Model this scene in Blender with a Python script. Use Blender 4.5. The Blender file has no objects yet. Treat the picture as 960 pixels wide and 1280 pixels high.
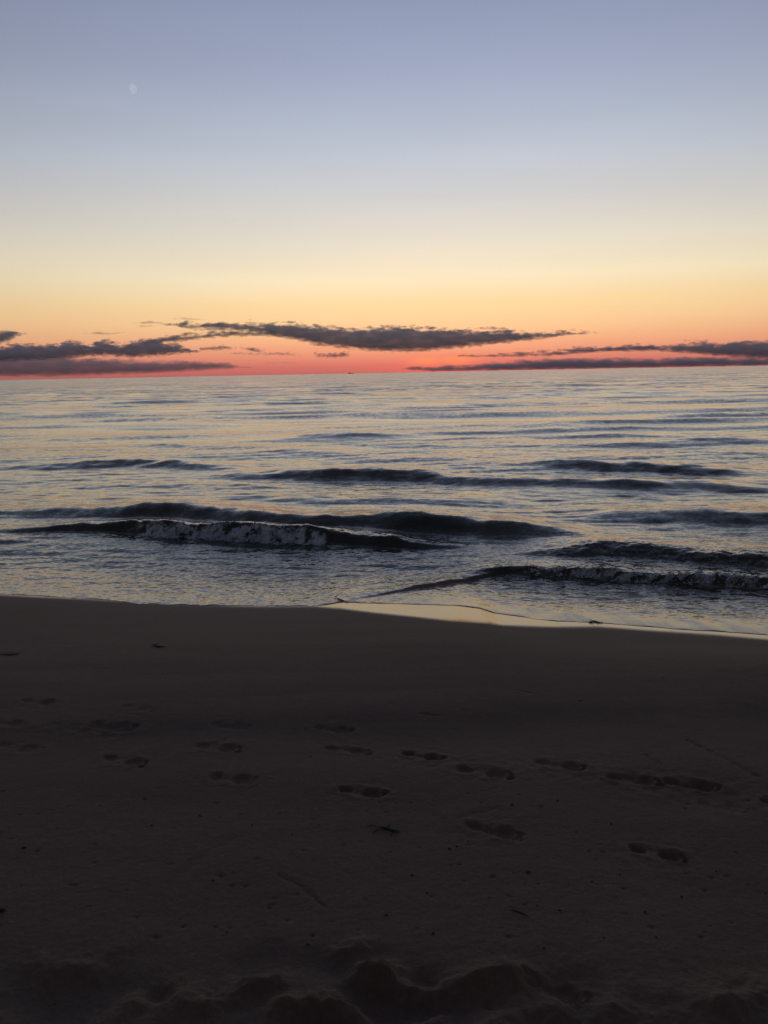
import bpy, math, random
import numpy as np
from mathutils import Matrix, Vector, Euler

# ------------------------------------------------------------------ camera
HC = 2.30                       # eye height above the water level
FPX = 1035.0                    # focal length in photo pixels (960 x 1280)
PITCH = math.radians(9.54)
ROLL = math.radians(-1.07)
cam_d = bpy.data.cameras.new("camera")
cam = bpy.data.objects.new("camera", cam_d)
bpy.context.scene.collection.objects.link(cam)
cam_d.sensor_fit = 'VERTICAL'
cam_d.sensor_height = 24.0
cam_d.lens = FPX / 1280.0 * 24.0
cam_d.clip_start = 0.05
cam_d.clip_end = 400000.0
RM = Matrix.Rotation(math.pi / 2 - PITCH, 4, 'X') @ Matrix.Rotation(ROLL, 4, 'Z')
cam.matrix_world = Matrix.Translation((0, 0, HC)) @ RM
S = bpy.context.scene
S.camera = cam
R3 = RM.to_3x3()

# ------------------------------------------------------------------ world, sun, exposure
SUN_AZ = math.radians(4.1)      # sunset point, to the right of straight ahead (+Y)
S.view_settings.view_transform = 'Standard'
S.view_settings.look = 'None'
S.view_settings.exposure = 0.0
S.view_settings.gamma = 1.0
S.view_settings.use_curve_mapping = False
S.cycles.volume_bounces = 8
S.cycles.max_bounces = 10


def lin(c):
    return tuple(((v / 255.0) / 12.92 if v / 255.0 <= 0.04045 else ((v / 255.0 + 0.055) / 1.055) ** 2.4) for v in c)


world = bpy.data.worlds.new("World")
S.world = world
world.use_nodes = True
wn, wl = world.node_tree.nodes, world.node_tree.links
wn.clear()


def nd(nodes, t, **kw):
    n = nodes.new(t)
    for k, v in kw.items():
        setattr(n, k, v)
    return n


def mth(nodes, links, op, a, b=None, c=None, clamp=False):
    n = nodes.new('ShaderNodeMath')
    n.operation = op
    n.use_clamp = clamp
    for i, v in enumerate((a, b, c)):
        if v is None:
            continue
        if isinstance(v, (int, float)):
            n.inputs[i].default_value = v
        else:
            links.new(v, n.inputs[i])
    return n.outputs[0]


def ramp(nodes, links, fac, stops, interp='LINEAR'):
    r = nodes.new('ShaderNodeValToRGB')
    r.color_ramp.interpolation = interp
    e = r.color_ramp.elements
    while len(e) < len(stops):
        e.new(0.5)
    for i, (p, c) in enumerate(stops):
        e[i].position = p
        e[i].color = (*c, 1) if len(c) == 3 else c
    links.new(fac, r.inputs[0])
    return r.outputs[0]


def mix(nodes, links, fac, a, b, blend='MIX'):
    m = nodes.new('ShaderNodeMix')
    m.data_type = 'RGBA'
    m.blend_type = blend
    for s, v in ((0, fac), (6, a), (7, b)):
        if isinstance(v, (int, float)):
            m.inputs[s].default_value = v
        elif isinstance(v, tuple):
            m.inputs[s].default_value = (*v, 1)
        else:
            links.new(v, m.inputs[s])
    return m.outputs[2]


tc = nd(wn, 'ShaderNodeTexCoord')
sep = nd(wn, 'ShaderNodeSeparateXYZ')
wl.new(tc.outputs['Generated'], sep.inputs[0])
X, Y, Z = sep.outputs
el = mth(wn, wl, 'ARCSINE', mth(wn, wl, 'MINIMUM', mth(wn, wl, 'MAXIMUM', Z, 0.0), 1.0))
t_el = mth(wn, wl, 'SQRT', mth(wn, wl, 'DIVIDE', el, math.pi / 2))


def st(deg, c):
    return (math.sqrt(max(deg, 0) / 90.0), lin(c))


west = ramp(wn, wl, t_el, [
    st(0.0, (184, 102, 98)), st(0.5, (203, 114, 105)), st(1.1, (221, 140, 118)), st(1.9, (236, 168, 132)),
    st(2.6, (242, 188, 143)), st(3.5, (246, 204, 154)), st(4.6, (247, 214, 161)), st(6.1, (244, 226, 191)),
    st(8.6, (226, 217, 201)), st(11.0, (206, 204, 203)), st(13.5, (190, 195, 206)), st(15.8, (173, 182, 199)),
    st(18.0, (160, 168, 193)), st(22.2, (139, 149, 177)), st(32, (106, 115, 140)), st(45, (80, 85, 104)), st(90, (57, 58, 68))])
side = ramp(wn, wl, t_el, [
    st(0.0, (130, 80, 84)), st(0.8, (162, 97, 94)), st(1.9, (192, 128, 107)), st(3.5, (204, 162, 122)),
    st(6.1, (200, 186, 155)), st(8.6, (186, 182, 170)), st(11, (166, 168, 168)), st(13.5, (147, 154, 165)),
    st(18, (127, 133, 151)), st(22.2, (109, 117, 137)), st(32, (92, 98, 115)), st(45, (74, 78, 92)), st(90, (57, 58, 68))])
east = ramp(wn, wl, t_el, [
    st(0.0, (58, 56, 64)), st(6, (76, 69, 74)), st(14, (82, 77, 85)), st(30, (72, 71, 80)), st(90, (57, 58, 68))])
horiz = mth(wn, wl, 'SQRT', mth(wn, wl, 'MAXIMUM', mth(wn, wl, 'SUBTRACT', 1.0, mth(wn, wl, 'MULTIPLY', Z, Z)), 1e-5))
ca = mth(wn, wl, 'DIVIDE', mth(wn, wl, 'ADD', mth(wn, wl, 'MULTIPLY', X, math.sin(SUN_AZ)),
                             mth(wn, wl, 'MULTIPLY', Y, math.cos(SUN_AZ))), horiz)
ang = mth(wn, wl, 'ARCCOSINE', mth(wn, wl, 'MINIMUM', mth(wn, wl, 'MAXIMUM', ca, -1.0), 1.0))
f1 = nd(wn, 'ShaderNodeMapRange', interpolation_type='SMOOTHSTEP')
wl.new(ang, f1.inputs[0])
f1.inputs[1].default_value = math.radians(2)
f1.inputs[2].default_value = math.radians(52)
f2 = nd(wn, 'ShaderNodeMapRange', interpolation_type='SMOOTHSTEP')
wl.new(ang, f2.inputs[0])
f2.inputs[1].default_value = math.radians(35)
f2.inputs[2].default_value = math.radians(115)
col = mix(wn, wl, f1.outputs[0], west, side)
col = mix(wn, wl, f2.outputs[0], col, east)
# deep red glow hugging the horizon where the sun went down
g = mth(wn, wl, 'ADD', mth(wn, wl, 'POWER', mth(wn, wl, 'DIVIDE', ang, math.radians(4.0)), 2.0),
        mth(wn, wl, 'POWER', mth(wn, wl, 'DIVIDE', el, math.radians(0.9)), 2.0))
g = mth(wn, wl, 'EXPONENT', mth(wn, wl, 'MULTIPLY', g, -1.0))
col = mix(wn, wl, mth(wn, wl, 'MULTIPLY', g, 0.45), col, lin((250, 104, 84)))
g2 = mth(wn, wl, 'ADD', mth(wn, wl, 'POWER', mth(wn, wl, 'DIVIDE', mth(wn, wl, 'SUBTRACT', ang, math.radians(1.0)), math.radians(1.3)), 2.0),
         mth(wn, wl, 'POWER', mth(wn, wl, 'DIVIDE', mth(wn, wl, 'SUBTRACT', el, math.radians(.75)), math.radians(.30)), 2.0))
col = mix(wn, wl, mth(wn, wl, 'MULTIPLY', mth(wn, wl, 'EXPONENT', mth(wn, wl, 'MULTIPLY', g2, -1.0)), .6), col, lin((255, 150, 96)))
# faint unevenness of the high air
no = nd(wn, 'ShaderNodeTexNoise')
mp = nd(wn, 'ShaderNodeMapping')
mp.inputs['Scale'].default_value = (3, 3, 30)
wl.new(tc.outputs['Generated'], mp.inputs[0])
wl.new(mp.outputs[0], no.inputs[0])
no.inputs['Scale'].default_value = 1.0
no.inputs['Detail'].default_value = 3
nv = mth(wn, wl, 'MULTIPLY_ADD', no.outputs[0], 0.10, 0.95)
vm = nd(wn, 'ShaderNodeVectorMath', operation='SCALE')
wl.new(col, vm.inputs[0])
wl.new(nv, vm.inputs[3])
sky = nd(wn, 'ShaderNodeTexSky', sky_type='NISHITA')
sky.sun_disc = False
sky.sun_elevation = math.radians(-1.0)
sky.sun_rotation = SUN_AZ
bg1 = nd(wn, 'ShaderNodeBackground')
bg2 = nd(wn, 'ShaderNodeBackground')
wl.new(vm.outputs[0], bg1.inputs[0])
bg1.inputs[1].default_value = 1.0
wl.new(sky.outputs[0], bg2.inputs[0])
bg2.inputs[1].default_value = 0.05
ad = nd(wn, 'ShaderNodeAddShader')
wl.new(bg1.outputs[0], ad.inputs[0])
wl.new(bg2.outputs[0], ad.inputs[1])
wo = nd(wn, 'ShaderNodeOutputWorld')
wl.new(ad.outputs[0], wo.inputs[0])

sun_d = bpy.data.lights.new("sun", 'SUN')
sun_d.energy = 0.8
sun_d.angle = math.radians(0.5)
sun_d.color = (1.0, 0.50, 0.42)
sun = bpy.data.objects.new("sun", sun_d)
S.collection.objects.link(sun)
SE = math.radians(-1.0)         # it has just set: it still reaches the undersides of the clouds, not the beach
sdir = Vector((math.sin(SUN_AZ) * math.cos(SE), math.cos(SUN_AZ) * math.cos(SE), math.sin(SE)))
sun.rotation_euler = sdir.to_track_quat('Z', 'Y').to_euler()
sun.location = (0, 0, 50)


# ------------------------------------------------------------------ helpers
def ray(px, py):
    v = R3 @ Vector(((px - 480) / FPX, (640 - py) / FPX, -1.0))
    return v.normalized()


def on_z(px, py, z=0.0):        # the place on a level surface a photo pixel shows
    d = ray(px, py)
    k = (z - HC) / d.z
    return Vector((d.x * k, d.y * k, z))


def link(o):
    S.collection.objects.link(o)
    return o


def tag(o, label=None, cat=None, group=None, kind=None):
    if label: o['label'] = label
    if cat: o['category'] = cat
    if group: o['group'] = group
    if kind: o['kind'] = kind
    return o


def mesh_np(name, verts, faces, mats, parent=None, smooth=True, attrs=None):
    me = bpy.data.meshes.new(name)
    verts = np.ascontiguousarray(verts, dtype=np.float32)
    faces = np.ascontiguousarray(faces, dtype=np.int32)
    k = faces.shape[1]
    me.vertices.add(len(verts))
    me.vertices.foreach_set('co', verts.ravel())
    me.loops.add(faces.size)
    me.loops.foreach_set('vertex_index', faces.ravel())
    me.polygons.add(len(faces))
    me.polygons.foreach_set('loop_start', np.arange(0, faces.size, k, dtype=np.int32))
    me.polygons.foreach_set('loop_total', np.full(len(faces), k, dtype=np.int32))
    me.polygons.foreach_set('use_smooth', np.full(len(faces), smooth, dtype=bool))
    for an, av in (attrs or {}).items():
        a = me.attributes.new(an, 'FLOAT', 'POINT')
        a.data.foreach_set('value', np.ascontiguousarray(av, dtype=np.float32).ravel())
    me.update(calc_edges=True)
    me.materials.append(mats)
    o = link(bpy.data.objects.new(name, me))
    if parent: o.parent = parent
    return o


def hsh(ix, iy, seed):
    h = (ix.astype(np.int64) * 374761393 + iy.astype(np.int64) * 668265263 + seed * 1274126177) & 0xffffffff
    h = ((h ^ (h >> 13)) * 1274126177) & 0xffffffff
    return (h ^ (h >> 16)) & 0xffff


def perlin(x, y, seed=0):
    xi = np.floor(x); yi = np.floor(y)
    fx = x - xi; fy = y - yi
    u = fx * fx * fx * (fx * (fx * 6 - 15) + 10)
    v = fy * fy * fy * (fy * (fy * 6 - 15) + 10)

    def gr(a, b):
        t = hsh(xi + a, yi + b, seed) * (2 * np.pi / 65536.0)
        return np.cos(t) * (fx - a) + np.sin(t) * (fy - b)
    return ((gr(0, 0) * (1 - u) + gr(1, 0) * u) * (1 - v) + (gr(0, 1) * (1 - u) + gr(1, 1) * u) * v) * 1.5


def fbm(x, y, o=4, seed=0, gain=0.5):
    s = np.zeros(np.broadcast(x, y).shape); a = 1.0; f = 1.0
    for i in range(o):
        s += a * perlin(x * f + 17.3 * i, y * f - 9.1 * i, seed + i)
        a *= gain; f *= 2.03
    return s


def sm(a, b, x):
    t = np.clip((x - a) / (b - a), 0, 1)
    return t * t * (3 - 2 * t)


def curve(pts, z=0.0):          # photo polyline -> sorted world x, y arrays
    P = [on_z(p[0], p[1], z) for p in pts]
    P.sort(key=lambda p: p.x)
    return np.array([p.x for p in P]), np.array([p.y for p in P])


def sinterp(x, xs, ys):         # rounded version of a polyline
    r = np.zeros_like(x)
    for dx, w in ((-0.16, .15), (-0.08, .2), (0, .3), (0.08, .2), (0.16, .15)):
        r += w * np.interp(x + dx, xs, ys)
    return r


def new_mat(name):
    m = bpy.data.materials.new(name)
    m.use_nodes = True
    n, l = m.node_tree.nodes, m.node_tree.links
    return m, n, l, n['Principled BSDF']


def tnoise(n, l, vec, scale, detail=3, rough=0.5, sc=(1, 1, 1), off=(0, 0, 0)):
    mp = n.new('ShaderNodeMapping')
    mp.inputs['Scale'].default_value = sc
    mp.inputs['Location'].default_value = off
    l.new(vec, mp.inputs[0])
    t = n.new('ShaderNodeTexNoise')
    l.new(mp.outputs[0], t.inputs['Vector'])
    t.inputs['Scale'].default_value = scale
    t.inputs['Detail'].default_value = detail
    t.inputs['Roughness'].default_value = rough
    return t


def mrange(n, l, v, a, b, c=0.0, d=1.0):
    m = n.new('ShaderNodeMapRange')
    m.interpolation_type = 'SMOOTHSTEP'
    l.new(v, m.inputs[0])
    for i, q in enumerate((a, b, c, d)):
        m.inputs[i + 1].default_value = q
    return m.outputs[0]


# ------------------------------------------------------------------ shore lines
SHORE = [(-60, 741), (0, 743), (60, 746), (130, 750), (175, 755), (240, 757), (300, 757.5), (360, 758), (405, 757),
         (428, 753), (455, 754), (520, 756), (566, 757), (600, 761), (618, 767), (650, 771), (690, 776), (745, 779),
         (800, 783), (850, 787), (900, 790), (960, 794.5), (1020, 799)]
sx, sy = curve(SHORE)
WET = [(-60, 741), (130, 750), (300, 757.5), (395, 758), (430, 761), (470, 766), (520, 771), (566, 777), (620, 781), (690, 783.5),
       (745, 783), (800, 787), (850, 790.5), (900, 794), (960, 799), (1020, 804)]
wx, wy = curve(WET)
for _ in range(4):              # these points lie a little up the slope
    q_ = []
    for (a_, b_) in WET:
        p0 = on_z(a_, b_, 0)
        inl_ = max(0.0, float(np.interp(p0.x, sx, sy)) - float(np.interp(p0.x, wx, wy)))
        q_.append(on_z(a_, b_, 0.090 * inl_))
    q_.sort(key=lambda p: p.x)
    wx, wy = np.array([p.x for p in q_]), np.array([p.y for p in q_])


def ext(x, xs, ys, slope=0.0):
    r = np.interp(x, xs, ys)
    return r + np.where(x < xs[0], (x - xs[0]) * slope, 0) + np.where(x > xs[-1], (x - xs[-1]) * slope, 0)


def wob(x):                     # the shore far to both sides wanders
    o = np.maximum(np.abs(x) - 5.5, 0)
    return np.sin(x * 0.21) * np.minimum(o * 0.08, 0.9) + np.sin(x * 0.031 + 1) * np.minimum(o * 0.02, 4)


def y_shore(x, fine=True):
    r = ext(x, sx, sy, 0.0) + wob(x)
    if fine:
        r = r + 0.035 * perlin(x * 1.7, x * 0, 5) + 0.022 * perlin(x * 6.0, x * 0 + 3, 6) + 0.012 * perlin(x * 21.0, x * 0 + 7, 7)
    return r


def y_wet(x):
    return ext(x, wx, wy, 0.0) + wob(x) + 0.012 * perlin(x * 2.0, x * 0 + 3, 8)


def y_berm(x):
    return 4.75 + 0.05 * np.clip(x, -5, 5) + wob(x) + 0.12 * perlin(x * 0.5, x * 0, 9)


ZB = 0.40


# ------------------------------------------------------------------ the sand
# footprints: heel pixel, toe pixel, depth in metres, side
FEET = [
    ((503, 941), (556, 949), .022, 1), ((570, 960), (644, 969), .026, -1), ((668, 951), (734, 961), .022, 1),
    ((757, 970), (829, 978), .026, -1), ((828, 975), (903, 985), .028, 1), ((584, 1030), (653, 1047), .024, 1),
    ((785, 1059), (861, 1074), .028, -1), ((950, 999), (1024, 1008), .028, 1), ((392, 908), (441, 915), .013, 1),
    ((406, 934), (466, 941), .015, -1), ((423, 985), (484, 994), .024, 1), ((28, 875), (72, 879), .015, 1),
    ((112, 905), (170, 911), .015, 1), ((244, 931), (304, 937), .018, -1), ((262, 969), (320, 977), .019, 1),
    ((130, 946), (185, 955), .019, -1), ((262, 905), (313, 910), .011, 1), ((-2, 930), (50, 939), .015, 1),
    ((152, 882), (196, 887), .009, -1), ((-12, 901), (32, 906), .011, 1), ((650, 1219), (738, 1252), .020, 1),
    ((60, 905), (105, 912), .006, 1), ((870, 1000), (940, 1012), .007, 1), ((100, 912), (150, 922), .008, -1),
]
GROOVES = [([(858, 925), (885, 938), (910, 950), (945, 969)], .006, .012), ([(872, 936), (890, 944)], .004, .01),
           ([(810, 944), (826, 955)], .005, .01), ([(350, 1094), (378, 1108), (405, 1132)], .006, .010),
           ([(225, 1095), (265, 1060), (300, 1045)], .003, .03), ([(620, 1010), (575, 1022), (560, 1045)], .004, .02),
           ([(0, 816), (24, 817)], .010, .010), ([(115, 835), (136, 836)], .006, .008), ([(525, 892), (548, 894)], .006, .008),
           ([(190, 806), (206, 809)], .010, .010), ([(648, 863), (672, 868)], .004, .012)]
RIDGES = [([(455, 1214), (485, 1221), (512, 1236), (540, 1241), (575, 1233), (620, 1222), (650, 1222)], .046, .040),
          ([(262, 1262), (292, 1246), (318, 1231), (346, 1228)], .034, .036),
          ([(350, 1262), (395, 1255), (430, 1260), (462, 1284)], .036, .038),
          ([(425, 1190), (452, 1184)], .022, .04), ([(600, 1290), (680, 1262), (760, 1268)], .03, .07),
          ([(520, 1290), (560, 1268), (600, 1262)], .035, .05), ([(60, 1214), (120, 1206)], .022, .07),
          ([(900, 1262), (975, 1240)], .03, .06), ([(150, 1262), (230, 1252)], .018, .06)]
HOLES = [(495, 1255, .16, .045), (300, 1248, .09, .02), (575, 1262, .14, .035), (90, 1240, .2, .03), (430, 1205, .10, .02),
         (335, 1205, .12, .012), (700, 1280, .2, .03), (200, 1247, .05, .025), (880, 1002, .19, .012), (940, 1248, .07, .02), (400, 1275, .10, .04)]


def seg_dist(x, y, ax, ay, bx, by):
    dx, dy = bx - ax, by - ay
    t = np.clip(((x - ax) * dx + (y - ay) * dy) / (dx * dx + dy * dy + 1e-9), 0, 1)
    return np.hypot(x - ax - t * dx, y - ay - t * dy)


def foot(x, y, hx, hy, tx, ty, depth, side, arch=.5, wide=1.0, toes=1.0):
    L = math.hypot(tx - hx, ty - hy)
    c, s = (tx - hx) / L, (ty - hy) / L
    u = ((x - hx) * c + (y - hy) * s) / L
    v = (-(x - hx) * s + (y - hy) * c) / L * side / wide

    def blob(cu, cv, ru, rv, soft=0.5):
        q = np.sqrt(((u - cu) / ru) ** 2 + ((v - cv) / rv) ** 2)
        return 1 - sm(1 - soft, 1 + soft * 0.35, q)
    d = np.maximum.reduce([
        blob(.15, .0, .16, .13), blob(.68, .015, .20, .185), arch * blob(.42, -.04, .28, .10, .9),
        0.95 * toes * blob(.93, .115, .085, .06), 0.8 * toes * blob(.94, .02, .05, .04), 0.75 * toes * blob(.91, -.055, .05, .035),
        0.7 * toes * blob(.87, -.115, .045, .035)])
    q = np.sqrt(((u - .5) / .62) ** 2 + (v / .26) ** 2)
    rim = np.exp(-((q - 1.0) / .20) ** 2) * 0.10 * (1 + .8 * np.sin(u * 9 + hx * 7))
    tilt = 0.75 + 0.45 * u
    return -depth * d * tilt + depth * rim


def sand_height(X, Y, detail=True):
    ys = y_shore(X, False)
    yb = y_berm(X)
    S0, K = 0.45, 0.090             # an even, firm foreshore next to the water, then an S-shaped rise to the berm
    Z0 = S0 * K
    t = (ys - Y) / (ys - yb)
    tt = (ys - S0 - Y) / (ys - S0 - yb)
    k = K * (ys - S0 - yb) / (ZB - Z0)
    B = 0.12 + k - 2.0
    A = 1.0 - k - B
    tc_ = np.clip(tt, 0, 1)
    z = Z0 + (ZB - Z0) * (k * tc_ + A * tc_ ** 2 + B * tc_ ** 3)
    z = np.where(tt < 0, K * (ys - Y) - 0.006 * np.clip(Y - ys, 0, 2), z)
    z = np.maximum(z, -1.2)
    inl = np.maximum(yb - Y, 0)
    z = z + 0.035 * (1 - np.exp(-inl / 0.6)) - 0.03 * np.exp(-((inl - 0.6) / 0.35) ** 2) * sm(0, .5, inl)
    back = np.maximum(-3 - Y, 0)
    z = z + 0.05 * back - 0.0 + 0.9 * sm(6, 25, back) * (1 + perlin(X * .09, Y * .09, 31))
    dry = sm(0.08, 0.7, t)
    z = z + dry * (0.012 * fbm(X * 0.8, Y * 0.8, 2, 11) + 0.0016 * fbm(X * 4, Y * 6, 2, 12))
    if detail:
        rough = sm(2.55, 1.85, Y + 0.15 * perlin(X * 1.3, Y * 1.3, 15))
        lump = fbm(X * 3.2 + 4, Y * 4.2, 4, 21)
        z = z + rough * (0.016 * lump + 0.007 * np.abs(fbm(X * 7, Y * 9, 4, 22, .6)) + 0.004 * fbm(X * 17, Y * 19, 3, 23, .6))
        fine = dry * (0.0010 * fbm(X * 45, Y * 45, 3, 13) + 0.0009 * np.minimum(fbm(X * 16, Y * 20, 2, 14) + 0.35, 0))
        z = z + fine
    return z


def place_z(px, py):            # sand point under a pixel, found by stepping along the sight line
    d = ray(px, py)
    k = (ZB - HC) / d.z
    for _ in range(12):
        x, y = d.x * k, d.y * k
        z = float(sand_height(np.array([x]), np.array([y]), False)[0])
        k = (z - HC) / d.z
    return d.x * k, d.y * k


def sand_marks(X, Y, Zs):
    Zs = Zs.copy()
    jx = 0.006 * perlin(X * 30, Y * 30, 41)
    jy = 0.006 * perlin(X * 30, Y * 30, 42)
    frng = random.Random(77)
    for (h, t, dep, sd) in FEET:
        hx, hy = place_z(*h); tx, ty = place_z(*t)
        cx, cy = (hx + tx) / 2, (hy + ty) / 2
        m = (np.abs(X - cx) < .45) & (np.abs(Y - cy) < .45)
        Zs[m] += foot((X + jx)[m], (Y + jy)[m], hx, hy, tx, ty, dep * frng.uniform(.7, 1.15) * (.75 if h[0] < 400 else 1), sd,
                      frng.uniform(.15, .85), frng.uniform(.8, 1.15), frng.uniform(.3, 1.0))
        r = np.exp(-(((X[m] - cx) / .2) ** 2 + ((Y[m] - cy) / .14) ** 2))
        Zs[m] += r * 0.15 * dep * (fbm(X[m] * 18, Y[m] * 18, 2, 43))
    for lst, sign in ((GROOVES, -1), (RIDGES, 1)):
        for pts, hgt, w in lst:
            P = [place_z(*p) for p in pts]
            best = np.full(X.shape, 9.0)
            for a, b_ in zip(P[:-1], P[1:]):
                best = np.minimum(best, seg_dist(X + jx * 2, Y + jy * 2, a[0], a[1], b_[0], b_[1]))
            prof = np.exp(-(best / w) ** 1.6)
            Zs += sign * hgt * (1.15 if sign > 0 else 1) * prof * (1 + 0.5 * perlin(X * 9, Y * 9, 44))
    for (px, py, rad, dep) in HOLES:
        hx, hy = place_z(px, py)
        q = np.hypot((X - hx), (Y - hy) * 1.3) / rad * (1 + 0.25 * perlin(X * 8, Y * 8, 45))
        Zs -= dep * np.exp(-q ** 3)
    # small pits left by drops and pebbles
    rg = random.Random(4)
    for i in range(150):
        px, py = rg.uniform(-20, 980), rg.uniform(985, 1180)
        hx, hy = place_z(px, py)
        rr = rg.uniform(.004, .012)
        m = (np.abs(X - hx) < .05) & (np.abs(Y - hy) < .05)
        q = np.hypot(X[m] - hx, (Y[m] - hy) * 1.4) / rr
        Zs[m] -= rr * rg.uniform(.3, .7) * np.exp(-q ** 2)
    return Zs


def spaced(a, b, f):
    v = [a]
    while v[-1] < b:
        v.append(v[-1] + f(v[-1]))
    return np.array(v)


def ucols(dense, step, wide, g=1.09):
    c = list(np.arange(0, dense, step))
    s = step
    while c[-1] < wide:
        s *= g
        c.append(c[-1] + s)
    c = np.array(c)
    return np.concatenate([-c[:0:-1], c])


def grid_faces(nr, nc):
    i = np.arange(nr - 1)[:, None] * nc + np.arange(nc - 1)[None, :]
    return np.stack([i, i + 1, i + nc + 1, i + nc], -1).reshape(-1, 4)


rows = spaced(1.35, 9.6, lambda y: max(0.0032, 0.7 * y * y / (1.9 * 828)))
back_rows = -spaced(-1.35, 60, lambda y: 0.02 + max(0, (y + 1.35)) * 0.12)[::-1]
rows = np.concatenate([back_rows[:-1], rows])
# past the waterline the sand goes on as the sea bed
rows = np.concatenate([rows, spaced(rows[-1] + .1, 60, lambda y: .2 + (y - 9) * .2)])
cols = ucols(0.62, 0.00125, 60, 1.06)
Wd = np.sqrt(np.maximum(rows, 0) ** 2 + 1.0)
GX = cols[None, :] * Wd[:, None]
GY = np.repeat(rows[:, None], len(cols), 1)
GZ = sand_marks(GX, GY, sand_height(GX, GY))
wet = sm(-0.13, 0.07, GY - y_wet(GX))
ysh = y_shore(GX, False)
damp = np.exp(-np.maximum(ysh - GY, 0) / 1.2)

M_sand, n, l, P = new_mat("sand")
geo = n.new('ShaderNodeNewGeometry')
pos = geo.outputs['Position']
aw = n.new('ShaderNodeAttribute'); aw.attribute_name = 'wet'
ad_ = n.new('ShaderNodeAttribute'); ad_.attribute_name = 'damp'
big = tnoise(n, l, pos, 0.9, 4, .55, off=(3, 1, 0))
grain = tnoise(n, l, pos, 420, 2, .7)
mid = tnoise(n, l, pos, 14, 5, .65, sc=(1, 1.6, 1))
c0 = mix(n, l, big.outputs[0], (0.134, 0.097, 0.077), (0.174, 0.131, 0.105))
band = tnoise(n, l, pos, 1.0, 4, .6, sc=(.22, 1.7, 1), off=(2, 5, 0))
c0 = mix(n, l, mrange(n, l, band.outputs[0], .35, .65, 0, .55), c0, (0.088, 0.071, 0.061))
c1 = mix(n, l, mrange(n, l, mid.outputs[0], .35, .7), c0, mix(n, l, 0.5, c0, (0.100, 0.082, 0.072)))
gr = mrange(n, l, grain.outputs[0], .3, .7, .72, 1.28)
vs = nd(n, 'ShaderNodeVectorMath', operation='SCALE')
l.new(c1, vs.inputs[0]); l.new(gr, vs.inputs[3])
c2 = mix(n, l, ad_.outputs['Fac'], vs.outputs[0], (0.125, 0.084, 0.066))
c3 = mix(n, l, aw.outputs['Fac'], c2, (0.035, 0.028, 0.023))
l.new(c3, P.inputs['Base Color'])
rg_ = mth(n, l, 'MULTIPLY_ADD', ad_.outputs['Fac'], -0.22, 0.86)
rg2 = n.new('ShaderNodeMix'); rg2.data_type = 'FLOAT'
l.new(aw.outputs['Fac'], rg2.inputs[0]); l.new(rg_, rg2.inputs[2]); rg2.inputs[3].default_value = 0.11
l.new(rg2.outputs[0], P.inputs['Roughness'])
P.inputs['IOR'].default_value = 1.52
sp = n.new('ShaderNodeMix'); sp.data_type = 'FLOAT'
l.new(aw.outputs['Fac'], sp.inputs[0]); sp.inputs[2].default_value = 0.22; sp.inputs[3].default_value = 0.62
l.new(sp.outputs[0], P.inputs['Specular IOR Level'])
bmp = n.new('ShaderNodeBump')
bmp.inputs['Distance'].default_value = 0.0012
l.new(mth(n, l, 'SUBTRACT', 1.0, mth(n, l, 'MULTIPLY', aw.outputs['Fac'], 0.985)), bmp.inputs['Strength'])
hh = mth(n, l, 'ADD', grain.outputs[0], mth(n, l, 'MULTIPLY', tnoise(n, l, pos, 110, 3, .6).outputs[0], 1.6))
l.new(hh, bmp.inputs['Height'])
l.new(bmp.outputs[0], P.inputs['Normal'])
beach = mesh_np('beach', np.stack([GX, GY, GZ], -1).reshape(-1, 3), grid_faces(*GX.shape), M_sand,
                attrs={'wet': wet.ravel(), 'damp': damp.ravel()})
tag(beach, kind='structure')
del GX, GY, GZ

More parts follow.
